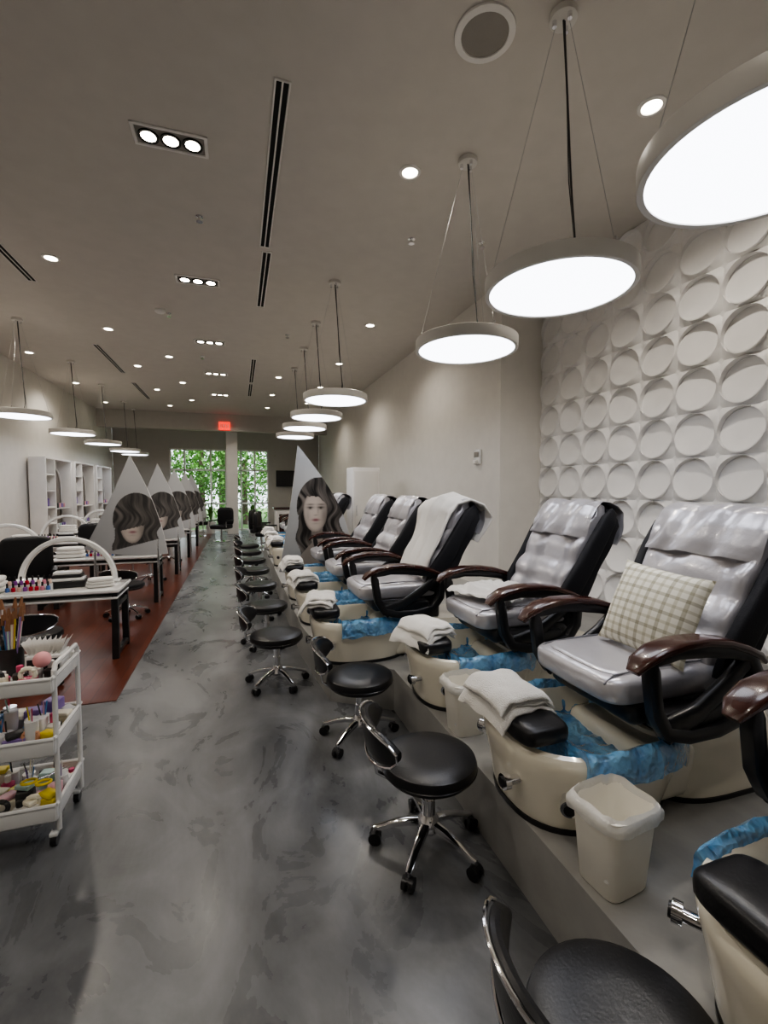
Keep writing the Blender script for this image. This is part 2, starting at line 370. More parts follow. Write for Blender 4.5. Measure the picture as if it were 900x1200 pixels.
g=G();g.rbox((0,0,0),(.03,.16,.2),.01,M_gloss);g.rbox((-.02,0,.03),(.01,.11,.07),.004,M_grey);g.rbox((-.03,0,-.07),(.05,.07,.05),.01,M_white)
put(g.mesh('wall_thermostat'),'wall_thermostat',(XR2-.016,5.40,2.03))
# ------------------------------------------------------------------ spa chair
BB=Vector((.86,0,.50));BD=Vector((.335,0,.68));BL=BD.length;bd=BD.normalized();bn=Vector((-bd.z,0,bd.x))
def pathpt(path,u):
    k=u*(len(path)-1);i=min(int(k),len(path)-2);q=k-i
    return path[i][0]*(1-q)+path[i+1][0]*q,path[i][1]*(1-q)+path[i+1][1]*q
def spa_chair():
    g=G();cx0=.335
    g.loft([sup(cx0,0,.345,.268,0),sup(cx0,0,.347,.270,.022)],M_blackp)
    prof=[(.022,.0,.34,.265),(.06,.0,.352,.275),(.15,.01,.375,.293),(.22,.012,.392,.308),(.265,.014,.402,.32),(.295,.014,.402,.32),(.312,.014,.392,.312),(.318,.014,.372,.295),(.30,.014,.345,.272),(.2,.014,.30,.235),(.1,.014,.26,.19)]
    g.loft([sup(cx0+dx,0,a,b,z) for z,dx,a,b in prof],M_cream)
    g.loft([sup(1.02,0,.42,.27,0,3.5),sup(1.02,0,.422,.272,.02,3.5)],M_blackp)
    g.loft([sup(1.02,0,.415,.265,.02,3.5),sup(1.0,0,.41,.26,.1,3.5),sup(.97,0,.38,.23,.22,3.5),sup(.95,0,.36,.21,.27,3.5)],M_cream)
    g.rbox((.62,0,.13),(.3,.46,.24),.05,M_cream)
    # crumpled blue liner: sits in the bowl, folded just over the rim
    nr,na=36,170;rings=[]
    for i in range(nr+1):
        s_=.06+.94*i/nr
        if s_<.5:a=.29*s_/.5;z=.18+.03*s_
        elif s_<.76:q=(s_-.5)/.26;a=.29+.08*q;z=.195+q*.14
        else:q=(s_-.76)/.24;a=.370+.040*math.sin(min(1,q*1.4)*pi/2);z=.335-.075*q*q
        ring=[]
        for j,p in enumerate(sup(cx0+.005,0,a,a*.81,z,2.6,na)):
            p=p.copy();rd=lambda k:1-2*abs(noise.noise(p*k+Vector((k,0,0))))
            w=.7*rd(7)+.4*rd(15)+.10*rd(30)-.6;p.z+=.026*w*(.6 if s_>.72 else 1)+(.010 if s_>.7 else 0)
            if s_>.76:
                d=(p-Vector((cx0,0,p.z))).normalized();p+=d*(.012*abs(noise.noise(p*18))+.008)
                th_=2*pi*j/na;p.z-=.045*q*(1+1.3*noise.noise(Vector((math.cos(th_)*3,math.sin(th_)*3,3))))
            p.x=max(p.x,.125+.015*noise.noise(Vector((p.y*12,0,0))))
            ring.append(p)
        rings.append(ring)
    g.loft(rings,M_liner,True,False)
    # footrest
    g.rbox((.055,0,.325),(.15,.24,.06),.02,M_cream)
    g.sell((.045,0,.372),(.105,.205,.045),M_black,.5,.35)
    for (x,y,z,d) in ((-.045,-.10,.17,(-1,0,0)),(.07,-.265,.17,(-.55,-.83,0)),(.07,.265,.17,(-.55,.83,0))):
        p=Vector((x,y,z));d=Vector(d).normalized();g.cyl(p-d*.02,p+d*.04,.018,M_chrome,n=16);g.cyl(p+d*.025,p+d*.05,.03,M_chrome,n=18);g.cyl(p+d*.048,p+d*.058,.02,M_blackp,n=14)
    g.rbox((.80,0,.31),(.36,.3,.14),.04,M_blackp)
    g.rbox((.65,0,.425),(.54,.50,.11),.045,M_black)
    g.sell((.61,0,.515),(.335,.255,.065),M_silver,.45,.28,nz=.035,ns=7,nu=48,nv=20)
    g.sell((.52,0,.56),(.21,.21,.028),M_silver,.5,.4,nz=.07,ns=9,nu=36)
    for y in (-.2,.2):g.tube([(.285,y,.545),(.33,y,.574),(.55,y,.583),(.85,y,.58)],.004,M_seam,6)
    B0,d,nrm,Ld=BB,bd,bn,BL
    def backring(s_,w,t,off,tuft,n=48,e=.45):
        c=B0+d*(s_*Ld)+nrm*off;out=[]
        for j in range(n):
            a=2*pi*j/n;ca,sa=math.cos(a),math.sin(a)
            y=w*math.copysign(abs(ca)**e,ca);h=t*math.copysign(abs(sa)**e,sa)
            p=c+Vector((0,y,0))+nrm*h
            if sa>0:p+=nrm*(.016*math.cos(y/max(w,.01)*pi*2.0)+.012*noise.noise(p*11)+tuft*(abs(math.sin(s_*pi*4.5))-.6))
            p+=nrm*(.012*noise.noise(p*7));out.append(p)
        return out
    def lerp(tab,s_):
        for (a,b),(c,e) in zip(tab,tab[1:]):
            if s_<=c:return b+(e-b)*(s_-a)/(c-a)
        return tab[-1][1]
    wt=[(0,.22),(.15,.25),(.45,.26),(.7,.275),(.9,.27),(1,.24)]
    tt=[(0,.04),(.06,.065),(.3,.085),(.5,.06),(.7,.075),(.9,.065),(1,.04)]
    g.loft([backring(k/44,lerp(wt,k/44),lerp(tt,k/44),.03,.022) for k in range(45)],M_silver)
    wt2=[(0,.24),(.2,.285),(.5,.29),(.75,.315),(.92,.31),(1,.25)]
    tt2=[(0,.05),(.08,.065),(.9,.065),(1,.03)]
    g.loft([backring(-.05+k/20*1.04,lerp(wt2,k/20),lerp(tt2,k/20),-.055,0) for k in range(21)],M_fabb)
    for sg in (-1,1):
        pts=[B0+d*(Ld*q)+nrm*o+Vector((0,sg*w,0)) for q,o,w in ((.0,.03,.26),(.2,.05,.285),(.45,.03,.295),(.7,.02,.305),(.88,.005,.305),(.98,-.03,.28))]
        g.sweep(pts,[.02,.026,.028,.028,.026,.015],[.05,.07,.06,.055,.05,.03],M_fabb)
    path=[(.66,.112),(.74,.126),(.85,.124),(.95,.108),(1.02,.07),(1.05,.02),(1.05,-.04),(1.02,-.10),(.9,-.132),(.75,-.13)]
    def fn(u,v):
        s_,o=pathpt(path,u);y=(v-.5)*2*(.268+.012*math.sin(u*9))
        fold=.010*math.sin(y*30+u*7+3*noise.noise(Vector((u*3,v*3,5))))
        p=B0+d*(Ld*s_)+nrm*(o+fold+.016*noise.noise(Vector((u*4,v*4,1)))-.02*abs(2*v-1)**4)+Vector((0,y,0));return p
    g.sheet(fn,48,44,.006,M_silver)
    for sg in (-1,1):
        y=sg*.335
        P=[(.28,y,.645),(.31,y,.678),(.38,y,.712),(.48,y,.730),(.60,y,.730),(.72,y,.712),(.82,y,.680),(.90,y,.645),(.95,y,.61)]
        g.sweep(P,[.026,.044,.052,.052,.048,.043,.038,.034,.02],[.012,.016,.018,.018,.018,.018,.018,.017,.012],M_armw,n=18,e=.6)
        F=[(.36,y,.68),(.37,y,.60),(.39,y,.48),(.44,y,.40),(.55,y,.37),(.70,y,.37),(.83,y,.40),(.89,y,.48),(.90,y,.58),(.86,y,.645),(.76,y,.672),(.62,y,.692),(.48,y,.70)]
        Q=[];nF=len(F)
        for i in range(nF):
            a=Vector(F[i]);b=Vector(F[(i+1)%nF]);Q+=[a,(a+b)/2]
        g.sweep(Q,.026,.028,M_blackp,closed=True,n=12)
        g.sweep([(.44,y,.40),(.60,y,.45),(.76,y,.55),(.86,y,.63)],[.02]*4,[.05,.035,.03,.03],M_blackp)
        g.rbox((.62,sg*.29,.42),(.36,.1,.08),.02,M_blackp)
    return g.mesh('pedicure_spa_chair',ang=.7)
mc=spa_chair()
ST=[(1.05,.56),(1.05,1.57),(1.05,2.56),(.57,3.46),(.57,4.45),(.57,5.45),(.57,7.9),(.57,8.9),(.57,9.9)]
for x,y in ST:put(mc,'pedicure_spa_chair',(x,y,PH))
# towels
def towel(seed,w=.15,l=.2):
    g=G();rnd=random.Random(seed)
    for k in range(3):
        oz=.016+.024*k;ww=w*(1-.06*k);ll=l*(1-.05*k);ox=rnd.uniform(-.015,.015);oy=rnd.uniform(-.02,.02);tw_=rnd.uniform(-.12,.12)
        def fn(u,v):
            x=(u-.5)*2*ww;y=(v-.5)*2*ll*.8
            z=oz-.16*max(0,abs(x)/ww-.55)**1.3*(1 if k<2 else .6)*(1.3 if x<0 else .6)-.05*max(0,abs(y)/ll-.5)+.014*noise.noise(Vector((x*14+seed,y*14,k)))
            return (x*.85+ox+tw_*y,y+oy-tw_*x+.014*noise.noise(Vector((x*9,seed,k))),z)
        g.sheet(fn,24,22,.022,M_towel)
    g.sell((w*.5,0,.025),(.032,l*.75,.028),M_towel,.7,.5,nz=.2,ns=12)
    return g.mesh('folded_towel',ang=1.2)
tw=[towel(1),towel(5),towel(9)]
for i,((x,y),rz) in enumerate(zip(ST,[.1,.15,.35,-.3,.2,0,.1,0,0])):
    if i==0:continue
    put(tw[i%3],'folded_towel',(x+.02,y+(.06 if i==1 else 0),PH+.42),rz)
def crumple(seed,w,l):
    g=G()
    def fn(u,v):
        x=(u-.5)*2*w;y=(v-.5)*2*l;p=Vector((x*9+seed,y*9,seed))
        e=max(abs(2*u-1),abs(2*v-1))
        z=.045*abs(noise.noise(p))+.03*noise.noise(p*2.2)+.035*(1-e**3)+.018
        return (x*(1-.15*noise.noise(p*.4)),y*(1-.2*noise.noise(p*.5+Vector((3,3,3)))),max(.010,z))
    g.sheet(fn,30,30,.014,M_towel);return g.mesh('crumpled_towel',ang=1.2)
put(crumple(3,.20,.22),'crumpled_towel',(1.05+.54,2.56+.03,PH+.60),.3)
g=G();path3=[(.10,.135),(.3,.15),(.5,.145),(.7,.155),(.85,.17),(.97,.15),(1.08,.06),(1.09,-.05),(1.02,-.155),(.85,-.165),(.7,-.16)]
def fn(u,v):
    s_,o=pathpt(path3,u);y=(v-.5)*2*(.27+.05*math.sin(u*3))
    p=BB+bd*(BL*s_)+bn*(o+.016*math.sin(y*38+u*4)+.02*noise.noise(Vector((u*6,v*7,2))))+Vector((0,y,0))
    p.z-=.05*abs(v-.5)*2*(1-abs(u-.6));return p
g.sheet(fn,50,40,.02,M_towel)
put(g.mesh('draped_bath_towel',ang=1.2),'draped_bath_towel',(.57,3.46,PH))
# plaid pillow
g=G()
def pil(u,v,sg):
    y=(u-.5)*2;z=(v-.5)*2;t=.085*(max(0,(1-y*y))*max(0,(1-z*z)))**.45;sx=.185
    return (sg*t,y*sx*(1+.06*abs(z)**3),z*sx*(1+.06*abs(y)**3))
nn=22;vs=[];fs=[]
for sg in (-1,1):
    o=len(vs)
    for i in range(nn+1):
        for j in range(nn+1):vs.append(pil(i/nn,j/nn,sg))
    for i in range(nn):
        for j in range(nn):
            a=o+i*(nn+1)+j;fs.append([a,a+1,a+nn+2,a+nn+1])
g.add(vs,fs,M_plaid)
mpil=g.mesh('plaid_pillow',ang=1.5,recalc=False)
po=put(mpil,'plaid_pillow',(1.05+.68,1.51,PH+.575+.19));po.rotation_euler=(.10,.40,.2)
# trash bins
def bin_():
    g=G();hh=.28
    def rr(a,z):return sup(0,0,a,a*.86,z,5,40)
    g.loft([rr(.082,0),rr(.087,.006),rr(.108,hh-.03),rr(.116,hh-.028),rr(.118,hh),rr(.111,hh+.002),rr(.103,hh-.03),rr(.082,.012)],M_bin)
    rings=[]
    for i in range(9):
        q=i/8
        if q<.5:a=.09+.018*q*2;z=.06+(hh-.05)*q*2
        else:a=.108+.019*min(1,(q-.5)*5);z=hh+.012-(q-.5)*.10
        ring=[]
        for p in rr(a,z):
            k=noise.noise(p*28);ring.append(p+Vector((p.x*.05*k,p.y*.05*k,.008*noise.noise(p*40+Vector((5,5,5))))))
        rings.append(ring)
    g.loft(rings,M_bag,True,False)
    return g.mesh('trash_bin',ang=.9)
mb=bin_();put(mb,'trash_bin',(1.165,1.14,PH),.12);put(mb,'trash_bin',(1.155,2.135,PH),0)
# ------------------------------------------------------------------ stool
def stool():
    g=G();sz=.43
    g.lathe([(.03,sz-.09),(.19,sz-.075),(.195,sz-.065)],M_blackp,n=40)
    g.lathe([(.19,sz-.068),(.207,sz-.055),(.212,sz-.03),(.205,sz-.01),(.18,sz),(.1,sz+.002),(.01,sz-.002)],M_black,n=44)
    g.lathe([(.208,sz-.052),(.213,sz-.048),(.208,sz-.044)],M_black,n=44,c0=False,c1=False)
    g.cyl((0,0,.10),(0,0,sz-.085),.024,M_chrome,n=20);g.cyl((0,0,.16),(0,0,sz-.2),.03,M_chrome,n=20)
    g.lathe([(.045,.085),(.052,.10),(.045,.14),(.03,.16)],M_chrome,n=24)
    for k in range(5):
        a=2*pi*k/5+.3;c,s_=math.cos(a),math.sin(a)
        g.sweep([(c*r,s_*r,z) for r,z in ((.03,.12),(.09,.115),(.16,.098),(.22,.075),(.245,.07))],[.02,.019,.017,.015,.012],[.018,.015,.012,.011,.01],M_chrome,side=(-s_,c,0),n=10)
        cc=Vector((c*.24,s_*.24,0));g.cyl(cc+Vector((0,0,.04)),cc+Vector((0,0,.075)),.008,M_chrome,n=8)
        t=Vector((-s_,c,0))
        for q in (-1,1):g.cyl(cc+t*q*.006+Vector((0,0,.028)),cc+t*q*.024+Vector((0,0,.028)),.028,M_blackp,n=16)
        g.sell(cc+Vector((0,0,.04)),(.022,.022,.016),M_blackp,1,1,nu=12,nv=8)
    g.sweep([(-.05,0,sz-.085),(-.18,0,sz-.085),(-.235,0,sz-.05),(-.262,0,sz+.08)],.014,.007,M_chrome,n=10)
    K=16;pts=[];hs=[]
    for k in range(K+1):
        a=pi-.82+1.64*k/K;pts.append((.27*math.cos(a),.27*math.sin(a),sz+.125));hs.append(.018+.066*math.sin(pi*k/K)**.55)
    rings=[]
    for k,p in enumerate(pts):
        rad=Vector((p[0],p[1],0)).normalized();w=.020;h=hs[k];rg=[]
        for j in range(16):
            a=2*pi*j/16;ca,sa=math.cos(a),math.sin(a);rg.append(Vector(p)+rad*(w*math.copysign(abs(ca)**.6,ca)+.15*h*sa)+Vector((0,0,h*math.copysign(abs(sa)**.7,sa))))
        rings.append(rg)
    g.loft(rings,M_black)
    loop=[Vector(p)+Vector((p[0],p[1],0)).normalized()*(.022+.15*h)+Vector((0,0,h)) for p,h in zip(pts,hs)]+[Vector(p)+Vector((p[0],p[1],0)).normalized()*(.022-.15*h)+Vector((0,0,-h)) for p,h in list(zip(pts,hs))[::-1]]
    g.tube(loop,.006,M_chrome,8,closed=True)
    return g.mesh('rolling_stool')
mst=stool()
for x,y,r in [(.785,.72,-.05),(.785,1.79,-.1),(.72,2.74,-.2),(.28,3.74,-.15),(.26,4.75,.0),(.24,5.8,-.1),(.22,6.9,.1),(.22,7.9,.1),(.2,8.9,-.2),(.2,9.9,0)]:
    put(mst,'rolling_stool',(x,y,0),r)
for x,y,r in [(-1.62,4.35,1.7),(-1.35,6.3,1.4),(-1.45,8.5,1.5),(-1.45,10.7,1.4),(-2.9,8.5,1.5)]:
    put(mst,'rolling_stool',(x,y,.006),r)
# ------------------------------------------------------------------ manicure tables
def table():
    g=G()
    g.rbox((0,0,.645),(1.3,.52,.035),.012,M_gloss);g.rbox((0,0,.575),(1.26,.48,.02),.008,M_gloss);g.rbox((0,.2,.61),(1.24,.03,.06),.004,M_white)
    for sx in (-.6,.6):
        g.rbox((sx,0,.605),(.05,.44,.05),.005,M_blackp)
        for sy in (-1,1):g.sweep([(sx,sy*.20,.57),(sx,sy*.19,.3),(sx,sy*.21,.0)],[.03]*3,[.03]*3,M_blackp,n=12,e=.4)
        g.rbox((sx,0,.05),(.05,.40,.05),.01,M_blackp);g.rbox((sx,0,.5),(.05,.40,.05),.01,M_blackp)
    return g.mesh('manicure_table')
mt=table()
def archlamp():
    g=G();g.sweep([(.40*math.cos(pi*k/28),0,.42*math.sin(pi*k/28)+.02) for k in range(29)],.034,.022,M_gloss,n=12)
    g.sweep([(.376*math.cos(pi*k/28),0,.396*math.sin(pi*k/28)+.02) for k in range(29)],.020,.004,M_metalw,n=8)
    for sx in (-.40,.40):g.rbox((sx,0,.012),(.09,.12,.024),.01,M_gloss)
    return g.mesh('arch_desk_lamp')
ml=archlamp()
def handrest():
    g=G()
    for k in range(3):g.sell((0,0,.03+.045*k),(.17-.01*k,.1,.028),M_towel,.5,.35,nz=.08,ns=9)
    return g.mesh('towel_stack')
mh=handrest()
def uvlamp():
    g=G();rings=[]
    for x,s_ in ((-.11,.8),(-.105,.95),(0,1),(.1,.95),(.11,.8)):
        rings.append([Vector((x,.09*s_*math.cos(a),max(0,.10*s_*math.sin(a)))) for a in [pi*k/12 for k in range(13)]]+[Vector((x,-.05,.012)),Vector((x,.05,.012))])
    g.loft(rings,M_gloss);g.rbox((0,0,.02),(.12,.14,.03),.01,M_blackp);g.rbox((0,-.085,.045),(.16,.01,.05),.004,M_dark)
    return g.mesh('nail_dryer')
mu=uvlamp()
def machine():
    g=G();g.rbox((0,0,.03),(.30,.18,.06),.01,M_blackp);g.rbox((0,0,.075),(.28,.16,.03),.01,M_gloss);g.rbox((0,0,.105),(.24,.14,.03),.008,M_blackp);g.rbox((0,0,.135),(.22,.12,.03),.01,M_gloss)
    return g.mesh('dust_collector')
mm=machine()
bcols=[(.6,.03,.06),(.75,.3,.4),(.3,.1,.4),(.8,.6,.5),(.1,.2,.5)]
def rack():
    g=G();r=random.Random(6)
    for row in range(2):
        g.rbox((0,row*.05,.01+row*.025),(.34,.045,.02+row*.05),.004,M_gloss)
        for k in range(8):
            x=-.15+k*.043;z=.02+row*.05;c=r.randrange(5)
            g.lathe([(.012,0),(.016,.004),(.016,.032),(.008,.04)],solid('polish_%d'%c,bcols[c],.15),(x,row*.05,z),12)
            g.lathe([(.008,.04),(.008,.075),(.005,.078)],M_blackp,(x,row*.05,z),10)
    return g.mesh('nail_polish_rack')
mk=rack()
TY=[4.98,7.2,9.4,11.6,13.8]
for i,y in enumerate(TY):
    for x0 in (-1.72,-3.1):
        put(mt,'manicure_table',(x0,y,.006));z=.669
        put(ml,'arch_desk_lamp',(x0+.12,y+.19,z),.0)
        put(mm,'dust_collector',(x0+.16,y+.03,z),.1);put(mu,'nail_dryer',(x0-.15,y+.03,z),.1)
        put(mh,'towel_stack',(x0-.45,y-.08,z),.1)
        if i<3:
            put(mh,'towel_stack',(x0+.46,y-.08,z),.3,(.7,.7,.6))
            put(mk,'nail_polish_rack',(x0-.08,y-.20,z),.05)
# posters
def face(x,y,dark=False):
    N_=noise.noise
    bg=.52+.10*x+.06*y;col=[bg*.98,bg,bg*1.02]
    blob=lambda cx,cy,rx,ry:math.exp(-(((x-cx)/rx)**2+((y-cy)/ry)**2))
    sw=.09*math.sin(y*4.2+.6)+.05*math.sin(y*9+x*2)
    top=((x-.06)/.62)**2+((y-.12)/.80)**2<1 and y>-.1
    rt=.62+.26*max(0,-y)+sw+.05*N_(Vector((x*3,y*5,1)));lf=-.48-.06*max(0,-y)+sw*.7
    side=(y<=.15 and y>-1.75 and lf<x<rt)
    if dark:side=side and y>-.62+.25*x
    if top or side:
        st=N_(Vector(((x-sw*1.2)*9+ .8*math.sin(y*2.2),y*1.3,2)))+.5*N_(Vector(((x-sw)*24,y*2.4,7)))
        sh=.5+.5*math.sin(y*4.2+x*5+1)
        k=max(.008,.050+.13*st+.08*sh*max(0,st+.4));k*=.75 if dark else 1
        col=[k*1.12,k,k*.92]
    fx=(x+.06)/.325;fy=(y-.02)/(.50 if y>.02 else .58)
    fr=abs(fx)**2.2+abs(fy)**(2.2 if y>0 else 1.9)
    hairline=.40-1.2*max(0,x-.0)**1.2+.02*N_(Vector((x*12,0,0)))
    if dark:hairline=-.10+.25*x+.03*N_(Vector((x*20,0,0)))
    if fr<1 and y<hairline:
        s_=.62-.24*max(0,fx)**1.4-.08*fr-.14*max(0,-fx-.5)-.06*max(0,-y)
        s_*=1-.45*max(0,fr-.72)/.28
        col=[s_*1.10,s_*.96,s_*.86]
        if not dark:
            for ex in (-.20,.085):
                ir=blob(ex,.086,.036,.028);ln=blob(ex,.106,.082,.018);sh=blob(ex,.11,.11,.055);lo=blob(ex,.062,.06,.008)
                f=(1-.70*blob(ex+.01,.185,.10,.018))*(1-.32*sh)*(1-.9*ir)*(1-.88*ln)*(1-.4*lo);col=[c*f for c in col]
        f=(1-.24*blob(.01,.03,.028,.12))*(1-.5*blob(-.055,-.105,.045,.014))*(1-.30*blob(.17,-.12,.08,.22))*(1-.22*blob(-.06,-.33,.09,.022))*(1-.15*blob(-.26,-.12,.05,.2));col=[c*f for c in col]
        l=min(1,1.3*blob(-.055,-.235,.090,.036));col=[col[0]*(1-.40*l),col[1]*(1-.72*l),col[2]*(1-.64*l)]
        l=blob(-.055,-.232,.090,.007);col=[c*(1-.6*l) for c in col]
    elif not dark and y<-.42 and y>-1.75 and abs(x+.02)<.15+max(0,-y-.85)*.9 and not (x>.14+.05*math.sin(y*7)):
        s_=.30-.12*blob(-.05,-.6,.3,.14);col=[s_*1.08,s_*.96,s_*.87]
    if dark:
        col=[c*.9+bg*.75*.1 for c in col]
    return [max(0,c) for c in col]
def divider(L0,R0,AP,z0,fc,fs_,name,dark=False,bulge=.09,pw=1.25):
    g=G();nu,nv=120,170;vs=[];fs=[]
    def edge(v):
        xl=L0[0]+(AP[0]-L0[0])*v+.02*math.sin(pi*v); zl=L0[1]+(AP[1]-L0[1])*v
        b=bulge*math.sin(pi*v)
        xr=R0[0]+(AP[0]-R0[0])*v**pw+b; zr=R0[1]+(AP[1]-R0[1])*v
        return (xl,zl),(xr,zr)
    for j in range(nv+1):
        (xl,zl),(xr,zr)=edge(j/nv)
        for i in range(nu+1):
            u=i/nu;vs.append((xl+(xr-xl)*u,-.012,zl+(zr-zl)*u-.05*math.sin(pi*u)*(1-j/nv)))
    for j in range(nv):
        for i in range(nu):
            a=j*(nu+1)+i;fs.append([a,a+1,a+nu+2,a+nu+1])
    g.add(vs,fs,M_poster);K=len(vs)
    out=[vs[i] for i in range(nu+1)]+[vs[j*(nu+1)+nu] for j in range(1,nv+1)]+[vs[j*(nu+1)] for j in range(nv-1,0,-1)]
    g.loft([[Vector((x,.012,z)) for x,_,z in out],[Vector((x,-.010,z)) for x,_,z in out]],M_white)
    for x in (L0[0]+.12,R0[0]-.12):g.cyl((x,.0,z0),(x,0,L0[1]+.1),.015,M_chrome,n=12)
    me=g.mesh(name,recalc=False)
    ca=me.color_attributes.new('Col','FLOAT_COLOR','POINT')
    for i,v in enumerate(me.vertices):
        if i<K:
            c=face((v.co.x-fc[0])/fs_,(v.co.z-fc[1])/fs_,dark);ca.data[i].color=(*c,1)
        else:ca.data[i].color=(.8,.8,.8,1)
    return me
dR=divider((.50,.50),(1.50,.50),(.76,2.18),PH,(1.02,1.30),.50,'poster_divider',bulge=.14)
put(dR,'poster_divider',(0,6.1,0))
dL=divider((-.58,.80),(.42,.70),(-.02,2.05),0,(.02,1.12),.46,'poster_divider_l',True,bulge=.05,pw=1.1)
for y in (6.85,9.05,11.25,13.45,15.2):
    put(dL,'poster_divider',(-1.36,y,.006))
# ------------------------------------------------------------------ cart with supplies
def cart():
    g=G();W=.44;Dp=.36
    for z,hh in ((.13,.07),(.43,.07),(.71,.06)):
        g.rbox((0,0,z),(W,Dp,.012),.005,M_gloss)
        for sy in (-1,1):
            g.rbox((0,sy*Dp/2,z+hh/2),(W,.008,hh),.003,M_gloss);g.rbox((sy*W/2,0,z+hh/2),(.008,Dp,hh),.003,M_gloss)
        pts=[(sx*W/2,sy*Dp/2,z+hh) for sx,sy in ((-1,-1),(1,-1),(1,1),(-1,1))]
        for a in range(4):g.tube([pts[a],pts[(a+1)%4]],.009,M_gloss)
    for sx in (-1,1):
        for sy in (-1,1):
            g.cyl((sx*W/2,sy*(Dp/2-.03),.07),(sx*W/2,sy*(Dp/2-.03),.80),.011,M_gloss,n=12)
            c=Vector((sx*(W/2-.02),sy*(Dp/2-.03),.026))
            g.cyl(c-Vector((.012,0,0)),c+Vector((.012,0,0)),.026,M_blackp,n=16);g.cyl((c.x,c.y,.05),(c.x,c.y,.12),.008,M_chrome,n=8)
            g.rbox((c.x,c.y,.055),(.035,.04,.02),.006,M_gloss)
    for sx in (-1,1):
        g.tube([(sx*W/2,-(Dp/2-.03),.79),(sx*W/2,-(Dp/2-.05),.82),(sx*W/2,(Dp/2-.05),.82),(sx*W/2,(Dp/2-.03),.79)],.011,M_gloss,10)
    return g.mesh('utility_cart')
CX,CY=-1.01,2.47
put(cart(),'utility_cart',(CX,CY,0))
cols=[(.62,.08,.20),(.75,.60,.05),(.1,.3,.6),(.8,.45,.5),(.82,.8,.78),(.3,.2,.5),(.05,.05,.05),(.80,.42,.25),(.55,.75,.7),(.9,.85,.7),(.82,.8,.78),(.6,.6,.6)]
cm=[solid('supply_%d'%i,c,.35) for i,c in enumerate(cols)]
def supplies(seed,n,hmax,ymax=9):
    r=random.Random(seed);g=G();cells=[(i,j) for i in range(7) for j in range(5) if -.13+j*.065<ymax];r.shuffle(cells)
    for k in range(min(n,len(cells))):
        i,j=cells[k];x=-.18+i*.06+r.uniform(-.006,.006);y=-.13+j*.065;m=cm[r.randrange(12)];t=r.random()
        if t<.3:
            h=r.uniform(.04,hmax);g.lathe([(.022,0),(.027,.004),(.027,h*.6),(.012,h*.7)],m,(x,y,0),14);g.lathe([(.013,h*.68),(.013,h),(.009,h+.002)],cm[r.choice((4,6,0))],(x,y,0),12)
        elif t<.8:
            h=r.uniform(.03,hmax*.9);g.rbox((x,y,h/2),(r.uniform(.05,.09),r.uniform(.04,.07),h),.006,m,R=Matrix.Rotation(r.uniform(-.5,.5),3,'Z'))
            if r.random()<.5:g.rbox((x,y,h+.012),(.07,.05,.02),.006,cm[r.randrange(12)],R=Matrix.Rotation(r.uniform(-.9,.9),3,'Z'))
        else:
            h=r.uniform(.06,hmax);g.lathe([(.022,0),(.027,h*.6),(.027,h)],M_gloss,(x,y,0),14)
            for q in range(3):
                a=r.uniform(0,6);g.cyl((x,y,h*.5),(x+.02*math.cos(a),y+.02*math.sin(a),h+.06),.003,cm[r.randrange(10)],n=6)
    for q in range(3):
        x=-.12+q*.12;y=-.14;g.tube([(x+.028*math.cos(a),y,.07+.028*math.sin(a)) for a in [2*pi*k/14 for k in range(14)]],.010,cm[(seed+q*3)%10],8,closed=True)
    return g.mesh('nail_supplies')
put(supplies(3,32,.12),'nail_supplies',(CX,CY,.137));put(supplies(11,34,.14),'nail_supplies',(CX,CY,.437));put(supplies(23,14,.10,-.05),'nail_supplies',(CX,CY,.717))
g=G();my=solid('yellow_plastic',(.8,.62,.03),.3)
for sg in (-1,1):
    g.tube([(.03*math.cos(a),sg*.035+.026*math.sin(a),.0) for a in [2*pi*k/16 for k in range(16)]],.006,my,8,closed=True)
    g.sweep([(.03,sg*.02,0),(.08,0,0),(.18,-sg*.012,0)],[.008,.007,.002],[.002]*3,M_chrome,n=8)
o=put(g.mesh('scissors'),'scissors',(CX+.12,CY-.1,.275),1.0);o.rotation_euler=(0,.2,1.2)
g=G();g.lathe([(.05,0),(.052,.004),(.055,.13),(.05,.13),(.047,.01)],M_blackp,n=24)
r=random.Random(4);M_br=solid('bristle',(.30,.15,.08),.8)
for k in range(26):
    a=r.uniform(0,2*pi);q=r.uniform(0,.035);h=r.uniform(.2,.32);x0,y0=q*math.cos(a),q*math.sin(a);x1,y1=x0*2.6,y0*2.6
    g.cyl((x0,y0,.02),(x1,y1,h),.004,cm[r.randrange(10)],n=6);g.cyl((x1,y1,h),(x1*1.12,y1*1.12,h+.05),.011,M_br,r1=.004,n=8)
put(g.mesh('brush_holder'),'brush_holder',(CX-.04,CY+.10,.717))
g=G();g.sell((0,0,.035),(.035,.035,.035),solid('pink_sponge',(.85,.40,.42),.8),1,1);put(g.mesh('pink_sponge'),'pink_sponge',(CX+.16,CY-.10,.80))
g=G();g.rbox((0,0,.05),(.15,.12,.10),.008,M_gloss);g.rbox((0,-.062,.05),(.13,.004,.07),.002,M_blackp)
for k in range(9):
    g.sheet(lambda u,v,k=k:((k-4)*.014+.035*(v)*(k-4)/4,(u-.5)*.09,.09+.07*v+.004*math.sin(u*8)),4,4,.003,M_towel)
put(g.mesh('tissue_box'),'tissue_box',(CX+.125,CY+.07,.717),0)
